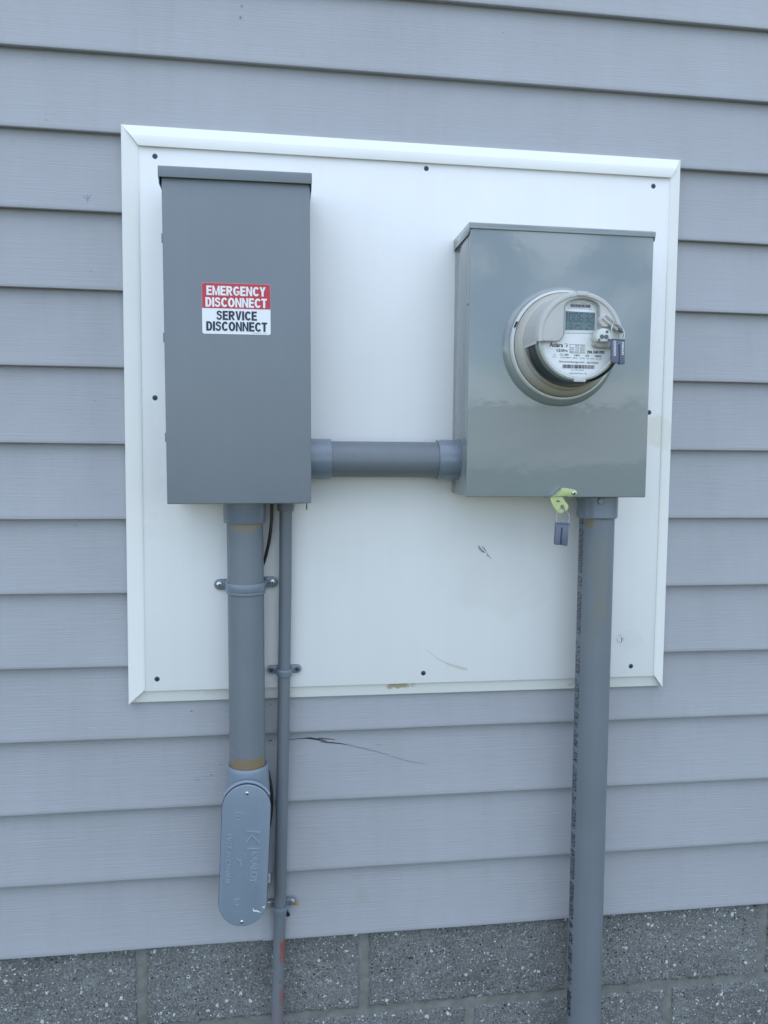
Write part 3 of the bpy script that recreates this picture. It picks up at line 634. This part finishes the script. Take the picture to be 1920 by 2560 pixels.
tag(link('frayed_plug', fb, m_tan), 'frayed tan wall plug sticking out beside the right bolt of the lowest strap', 'wall plug')

# ---------------------------------------------------------------- meter box
mb_ = thing('meter_box', 'glossy grey metal meter box holding the round electric meter', 'electrical box', (370, -10, -843))
BX0, BX1, BZ0, BZ1 = 216.0, 526.6, -843.6, -411
link('body', MB().box(BX0+.8, BX1-.8, -108, -10.2, BZ0+2, BZ1+4), m_meterbox, mb_, bev=1.6)
link('cover', MB().box(BX0, BX1, -122, -109.5, BZ0, BZ1+2), m_meterbox, mb_, bev=2.0, seg=3)
link('seam', MB().box(BX0+1.6, BX1-1.6, -109.6, -107.9, BZ0+3, BZ1), m_dark, mb_)
link('cap', MB().prism_x([(-10.3, -402.5), (-120, -403.5), (-124, -405.5), (-124, -413.8), (-122.6, -414.2), (-122.6, -410), (-10.3, -410)], BX0-2, BX1+2), m_meterbox, mb_, bev=.9)
for xa, xb in ((BX0-2, BX0-.5), (BX1+.5, BX1+2)):
    link('cap_flange', MB().prism_x([(-10.4, -409.8), (-122.4, -409.8), (-122.4, -415.5), (-120.5, -419.5), (-114, -421), (-10.4, -421)], xa, xb), m_meterbox, mb_, bev=.3)
for x, s in ((BX0, -1), (BX1, 1)): link('rivet', MB().lathe([(.01, x+s*2.2), (2, x+s*1.8), (2.6, x)], 0, -531, axis='x', cy=-114, n=16), m_meterbox, mb_)
MX, MZ = 369.2, -596.4
link('meter_ring_emboss', MB().lathe([(97.5, -121.9), (95.5, -125.5), (92, -129), (88.5, -130.4), (86, -130)], MX, MZ, n=128), m_meterbox, mb_)

# ---------------------------------------------------------------- hasp and tags
hs = thing('seal_hasp', 'pale yellow green metal hasp riveted to the bottom edge of the meter box', 'hasp', (381, -126, -870))
up = [(358.6, -843.2), (366, -838.5), (371.5, -833.5), (376.4, -827.8), (384, -827.9), (393, -829.2), (400, -830.6), (403.8, -832.6), (405.2, -836), (404, -840), (400.8, -842.0), (393, -842.6), (390.3, -843), (387.6, -841.6), (377, -842.2)]
link('upper_leaf', MB().prism(up, -124.6, -123.2), m_yellow, hs, bev=.35)
hole = circ(380, -859.6, 3.7, 22, -50, 270)   # slit towards the lower right
low = [(359, -843.5), (360.5, -850), (364, -857.5), (369.7, -865.2), (374, -869), (378.5, -870), (383, -868.6)]
low += [(x, z) for x, z in circ(380, -859.6, 3.7, 22, -62, -62-318)][0:22]
low += [(386.4, -867), (389.4, -863.6), (390.6, -859.6), (389.4, -855.4), (385, -851), (382, -846.8), (380.6, -843)]
link('hook', MB().prism(low, -123.0, -121.6), m_yellow, hs)
link('folded_edge', MB().add([(359, -124.8, -843.4), (376.4, -124.8, -827.8), (375.2, -131.5, -828.2), (364, -131.5, -838.4)], [(0, 1, 2, 3)]), m_zinc, hs)
link('latch_bolt', MB().box(350.5, 361, -124.4, -122.2, -843.4, -840.8), m_tag, hs, bev=.3)
rv = link('rivet', MB().lathe([(.01, -127), (2.2, -127), (3.6, -126), (4.2, -124.5)], 399.2, -836.2, n=28), m_zinc, hs)
link('socket', MB().lathe([(.01, -127.3), (1.5, -127.3)], 399.2, -836.2, n=16), m_dark, rv)
link('slot', MB().box(369.6, 375.4, -123.3, -123.0, -851.6, -848.6), m_inkgrey, hs)
tg = thing('seal_tag', 'blank blue grey plastic seal tag hanging from the yellow green hasp', 'seal tag', (379, -123, -924), 'plastic seal tags')
link('tag_body', MB().prism([(368.6, -884.8), (391.4, -885.6), (389.4, -924), (386, -924.6), (378.6, -922.8), (368, -922.4), (366.8, -921)], -127.5, -121.5), m_tag, tg, bev=1.0)
link('groove', MB().prism([(377.6, -893), (379.8, -893), (378.6, -922.6), (375.6, -922.4)], -127.75, -127.3), m_navy, tg)
link('fold', MB().prism([(369.6, -886.6), (390, -887.6), (390, -888.8), (369.6, -887.8)], -127.75, -127.3), m_navy, tg)
link('wire_loop', MB().tube(smooth_path([(370.4, -124.5, -886), (370, -124.5, -876), (371.6, -124.8, -868), (376, -125.2, -864), (382, -125.2, -864), (388, -124.8, -867.5), (391.6, -124.5, -873), (392, -124.5, -880), (391, -124.5, -887)], 6), .45, 8), m_wire, tg)

# ---------------------------------------------------------------- electric meter
em = thing('electric_meter', 'round beige electric meter with a digital display mounted on the glossy meter box', 'electric meter', (368, -130, -690))
CX, CZ, R = 367.6, -594.4, 68.0
YF = -215.0
link('sealing_ring', MB().lathe([(87.2, -129.6), (88.2, -131), (88.2, -138), (86.4, -140.6), (83.5, -141.2), (82.6, -140)], MX, MZ, n=128), m_rim, em)
link('ring_gap', MB().lathe([(83.9, -141.35), (83.1, -141.35)], MX, MZ, n=128), m_dark, em)
link('ring_lock', MB().box(MX-87.6, MX-84.6, -142, -139, MZ+26, MZ+35).map(lambda x, y, z: (x+3.4+(z-MZ-26)*.42, y, z)), m_dark, em)
link('base_shell', MB().lathe([(83, -140.4), (82.4, -146), (80.6, -152), (77, -156.5), (74.6, -158.6), (74, -164), (72.2, -169), (70.2, -171.4)], MX, MZ, n=128), m_base, em)
# opaque upper shell, clear lower shell
A0, A1 = -13.0, 187.0
shell = [(71.6, -166), (70.6, -185), (69.4, -206), (68.6, -213), (66.6, -216.6), (63.6, -217.6), (61, -216.8), (60, -214.8)]
link('shroud', MB().lathe(shell, CX, CZ, A0, A1, 90), m_beige, em)
link('clear_cover', MB().lathe([(72.4, -160), (71.4, -185), (70.2, -206), (69.4, -213.4), (67.2, -217.2), (64.0, -218.4), (61.2, -217.8), (60, -216)], CX, CZ, A1, A0+360, 90), m_clear, em)
link('shroud_edge', MB().lathe([(72.8, -158), (71.8, -185), (70.4, -207), (69.6, -214)], CX, CZ, A1-.2, A1+2.6, 3), m_rim, em)
link('inner_body', MB().lathe([(68, -155), (67.4, -171.5), (67.2, -190), (64.5, -197)], CX, CZ, A1, A0+360, 80), m_inner, em)
link('inner_rim', MB().lathe([(66.6, -197), (66.2, -206), (65.0, -209.6), (62.4, -210.6), (60, -209)], CX, CZ, A1-2, A0+362, 90), m_rim, em)
disc = link('faceplate', MB().prism(circ(CX, CZ, 61.4, 96), -206, -200), m_label, em)
arc = lambda r, a0, a1, n: [(CX+r*math.cos(math.radians(a0+(a1-a0)*k/n)), CZ+r*math.sin(math.radians(a0+(a1-a0)*k/n))) for k in range(n+1)]
fp = arc(61.6, 186.6, -13, 70)
fp += [(402, -609.6), (392, -608.4), (389.2, -606.8), (388.2, -604), (389, -600.5), (394, -597), (396, -593), (396.4, -586), (396.6, -551.5)]
fp += [(396.0, -546.5), (393.0, -542.6), (387, -539.0), (380, -536.8), (372, -535.8), (364, -536.0), (356, -537.6), (349, -540.4), (344, -543.8), (341.8, -547.4), (341.2, -552)]
fp += [(341, -588), (340.2, -593), (337.6, -597.6), (333.6, -600.6), (329, -601.4)]
link('face_cover', MB().prism(fp, -215.4, -206.2), m_beige, em, bev=1.4, seg=3)
# window frame lip
wf = [(396.4, -590), (396.6, -551.5), (396.0, -546.5), (393.0, -542.6), (387, -539.0), (380, -536.8), (372, -535.8), (364, -536.0), (356, -537.6), (349, -540.4), (344, -543.8), (341.8, -547.4), (341.2, -552), (341, -588), (340.2, -593), (337.6, -597.6), (333.6, -600.6), (329, -601.4), (300.6, -601.6)]
link('window_bead', MB().tube([(x, -215.0, z) for x, z in wf], 1.1, 8), m_beadgrey, em)
# recessed display
yd = -206.3
lcdf = link('lcd_frame', MB().prism([(343.4, -550.6), (394.6, -551.8), (394.2, -586.6), (343.4, -587.6)], yd-.9, yd+.3), m_label, em, bev=.3)
lcd = link('lcd_screen', MB().prism([(345.8, -554.7), (393.0, -555.6), (392.5, -582.4), (345.9, -583.4)], yd-1.3, yd-.5), m_lcd, lcdf)
def seg7(mb, d, x, z, w, h, y, t=.95, sl=.06):
    S7 = {'0': 'abcdef', '1': 'bc', '6': 'acdefg', '3': 'abcdg', '2': 'abdeg', 'c': 'deg'}
    q = {'a': ((0, h), (w, h)), 'b': ((w, h/2), (w, h)), 'c': ((w, 0), (w, h/2)), 'd': ((0, 0), (w, 0)), 'e': ((0, 0), (0, h/2)), 'f': ((0, h/2), (0, h)), 'g': ((0, h/2), (w, h/2))}
    for k in S7[d]:
        (xa, za), (xb, zb) = q[k]; g_ = .45
        if abs(xa-xb) > abs(za-zb): pl = [(xa+g_, za-t/2), (xb-g_, za-t/2), (xb-g_, za+t/2), (xa+g_, za+t/2)]
        else: pl = [(xa-t/2, za+g_), (xa+t/2, za+g_), (xa+t/2, zb-g_), (xa-t/2, zb-g_)]
        pl = [(x+a+b*sl, z+b) for a, b in pl]
        mb.add([(a, y, b) for a, b in pl], [(0, 1, 2, 3)])
dg = MB()
for i, d in enumerate('000632'):
    x = 342.8+i*8.15+ (0.6 if i else 0)
    if i == 0:
        seg7(dg, '1', 346.6, -569.6, 1.6, 12.2, yd-1.5)
        for z in (-569.6, -557.4): dg.add([(346.1, yd-1.5, z-.45), (348.2, yd-1.5, z-.45), (348.2, yd-1.5, z+.45), (346.1, yd-1.5, z+.45)], [(0, 1, 2, 3)])
    else: seg7(dg, d, x, -569.9-.1*i, 5.2, 12.2, yd-1.5)
seg7(dg, '0', 353.0, -580.6, 3.9, 6.2, yd-1.5, .8); seg7(dg, '1', 358.4, -580.8, 3.4, 6.0, yd-1.5, .8)
for x0, x1, z0, z1 in ((364, 367.4, -576.6, -575), (369.6, 371, -577, -575.4), (369.4, 372.2, -581.2, -580.5), (369.4, 370, -581.2, -578.6), (379.2, 381.4, -582, -580), (381, 389.4, -576.9, -576.3), (383.4, 385.6, -575, -574.3)):
    dg.add([(x0, yd-1.5, z0), (x1, yd-1.5, z0), (x1, yd-1.5, z1), (x0, yd-1.5, z1)], [(0, 1, 2, 3)])
link('lcd_digits', dg, m_lcdseg, lcd)
def barcode(x0, x1, z0, z1, n, seed, y=yd-.15):
    rr = random.Random(seed); mb = MB(); x = x0
    while x < x1:
        w = rr.choice((.35, .35, .6, .9)); g_ = rr.choice((.3, .45, .7))
        if x+w > x1: break
        mb.add([(x, y, z0), (x+w, y, z0), (x+w, y, z1), (x, y, z1)], [(0, 1, 2, 3)]); x += w+g_
    return mb
link('barcode', barcode(353.3, 385.3, -548.6, -543.6, 30, 4), m_ink, disc)
for s, x, z, w, h, mt, b in (('SENSUS 41 0296 00', 355, -542.4, 24, 1.2, m_inkgrey, .01), ('NET CAP 40 FFSG 36 0 12463', 350, -550.9, 38, 1.2, m_inkgrey, .01), ('MSL 07 JHB84C65 3 M 27543 MR4 2700', 346, -552.9, 47, 1.2, m_inkgrey, .01),
    ('Aclara', 321.9, -609.2, 21.6, 6.6, m_ink, .02), ('I-210+c', 333.7, -616.4, 17.2, 4.6, m_ink, .03), ('296 340 093', 382, -617.7, 28.0, 4.7, m_ink, .035), ('CL 200', 338.8, -621.7, 13.9, 2.8, m_ink, .015), ('240V', 361.6, -622.2, 9.4, 2.7, m_ink, .015), ('3W', 379.8, -622.5, 6.2, 2.7, m_ink, .015), ('FM2S', 395, -622.8, 10.9, 2.8, m_ink, .02),
    ('72TXC88G01', 338.9, -625.6, 18, 1.9, m_inkgrey, .01), ('60HZ', 359.6, -625.8, 7.5, 1.8, m_inkgrey, .01), ('TA 30', 370.4, -626.0, 8.4, 1.8, m_inkgrey, .01), ('Kh 10.0', 382, -626.2, 11.4, 1.8, m_inkgrey, .01), ('Kt 1.0', 396.6, -626.4, 8.8, 1.8, m_inkgrey, .01), ('6.0', 328.4, -621.6, 4, 1.8, m_inkgrey, 0), ('0122', 327, -625, 6, 1.8, m_inkgrey, 0),
    ('DominionEnergy.com', 338, -633.0, 40.2, 3.4, m_ink, .01), ('42176363', 382.4, -632.9, 17.9, 2.7, m_ink, .015), ('CAC29634093', 356.8, -644.1, 20.9, 1.7, m_inkgrey, 0), ('DESCRIPTION  BS', 354.6, -649.4, 27.9, 2.0, m_inkgrey, .01)):
    text_on('lettering', s, x, z, w, h, yd-.1, mt, disc, bold=b)
link('barcode', barcode(343.8, 395.1, -640.9, -635.2, 40, 9), m_ink, disc)
lg = MB()
for a0, a1, r, w in ((15, 160, 3.4, .8), (-30, 60, 2.2, 1.0)):
    n = 12; v = []
    for k in range(n+1):
        a = math.radians(a0+(a1-a0)*k/n); v += [(348.2+(r-w*math.sin(PI*k/n))*math.cos(a), yd-.1, -606.3+(r-w*math.sin(PI*k/n))*math.sin(a)*.85), (348.2+r*math.cos(a), yd-.1, -606.3+r*math.sin(a)*.85)]
    lg.add(v, [(2*k, 2*k+1, 2*k+3, 2*k+2) for k in range(n)])
lg.add([(x, yd-.1, z) for x, z in circ(349.4, -607.4, 1.2, 14)], [list(range(14))])
link('emblem', lg, m_ink, disc)
gr = MB()
gx0, gx1, gz0, gz1 = 354.3, 378.8, -617.6, -604.4
for x0, x1, z0, z1 in ((gx0, gx1, gz1-.4, gz1), (gx0, gx1, gz0, gz0+.4), (gx0, gx0+.4, gz0, gz1), (gx1-.4, gx1, gz0, gz1)): gr.add([(x0, yd-.1, z0), (x1, yd-.1, z0), (x1, yd-.1, z1), (x0, yd-.1, z1)], [(0, 1, 2, 3)])
for r_i, row in enumerate((' #o', 'oo#', '#o#', '###')):
    for c_i, ch in enumerate(row):
        if ch == ' ': continue
        x, z = gx0+2.0+c_i*7.9, gz1-2.2-r_i*3.05
        pts = circ(x, z, .85, 12)
        if ch == '#': gr.add([(a, yd-.12, b) for a, b in pts], [list(range(12))])
        else:
            q_ = circ(x, z, .6, 12); gr.add([(a, yd-.12, b) for a, b in pts+q_], [(k, (k+1) % 12, (k+1) % 12+12, k+12) for k in range(12)])
link('terminal_grid', gr, m_ink, disc)
for r_i, row in enumerate((('', 'V2', 'F2'), ('I2', 'U2', 'N2'), ('T2', 'K2', 'E2'), ('R3', 'A3', 'G3'))):
    for c_i, s in enumerate(row):
        if s: text_on('lettering', s, gx0+3.4+c_i*7.9, gz1-3.2-r_i*3.05, 3.8, 2.0, yd-.1, m_inkgrey, disc, bold=.01)
# clips on the rim
link('rim_clip', MB().prism(rrect(CX-8.6, CX+9.4, CZ+61.6, CZ+68.4, 1.2), -218.2, -214), m_beige, em, bev=.6)
link('rim_clip', MB().prism(rrect(CX-10, CX+9, CZ-68.0, CZ-62.6, 1.2), -218.8, -214), m_beige, em, bev=.6)
# reset latch at the right
kb = link('latch_knob', MB().lathe([(.01, -221.4), (8.6, -221.4), (10, -219.6), (10.4, -214)], 404.2, -569.6, n=40), m_beige, em)
dirv = Vector((431.2-401.0, -585.2+562.8)).normalized(); nv = Vector((-dirv.y, dirv.x))
def bar(t0, t1, w0, w1, s0=0): return [tuple(Vector((402.0, -563.6))+dirv*t+nv*w) for t, w in ((t0, w0), (t1, w0), (t1, w1), (t0, w1))]
link('latch_arm', MB().prism(bar(-1, 29, -5.2, -.4), -224.5, -214), m_beige, kb, bev=.8)
link('latch_blade', MB().prism(bar(0, 37, -.3, 1.3), -226, -219), m_rim, kb, bev=.2)
link('latch_slot', MB().prism(bar(-.6, 36, .6, 1.25), -226.3, -225.8), m_dark, kb)
link('latch_slot', MB().prism(bar(28, 37, -2.4, -.4), -224.9, -219), m_inkgrey, kb)
# optical port
opl = circ(399.2, -594.6, 12.2, 30, -38, 218)
port = link('optical_port', MB().prism(opl, -229, -214), m_rim, em, bev=.7)
for x, z, r in ((396.0, -595.2, 3.5), (402.8, -595.2, 3.5), (403.8, -587.6, 2.3), (391.6, -600.0, 2.1), (407.0, -599.6, 2.2)):
    link('port_hole', MB().lathe([(.01, -229.2), (r, -229.2), (r+.1, -228.9)], x, z, n=24), m_inner if r > 3 else m_inkgrey, port)
link('port_base', MB().prism(circ(399.6, -595.4, 13.8, 30), -218.5, -213), m_beige, em, bev=.8)

mt_ = thing('seal_tag', 'printed blue grey seal tag with white lettering hanging on the electric meter', 'seal tag', (420, -232, -636), 'plastic seal tags')
tb = link('tag_body', MB().prism([(408.4, -598.6), (429.6, -598.8), (430.4, -635.8), (421.6, -636.4), (420.6, -634.6), (411.6, -634.6), (409.2, -633)], -236.5, -230.5), m_tag, mt_, bev=.9)
link('groove', MB().prism([(419.2, -606.5), (421.6, -606.5), (422.2, -636.2), (420.6, -636.0)], -236.8, -236.3), m_navy, tb)
def down(s, x, z, L_, h):
    q = text_mb(s, L_, h, .02); q.map(lambda u, v, d: (x+v+u*.03, -236.72, z-u)); return q
link('lettering', down('DOMINION', 411.2, -601.5, 22.5, 3.8), m_label, tb)
link('lettering', down('9485632', 424.4, -603, 19.5, 3.0), m_label, tb)
link('fold', MB().prism([(408.8, -599.6), (429.2, -599.8), (429.2, -600.9), (408.8, -600.7)], -236.8, -236.3), m_navy, tb)
link('wire_loop', MB().tube(smooth_path([(411.4, -234, -600), (410.2, -234, -593), (409.2, -233, -586), (410.4, -231, -579.6), (415, -228, -574.5), (423.4, -229, -577.4), (428.4, -231, -583.8), (429.8, -233, -591), (428.4, -234, -599)], 6), .75, 8), m_wire, mt_)
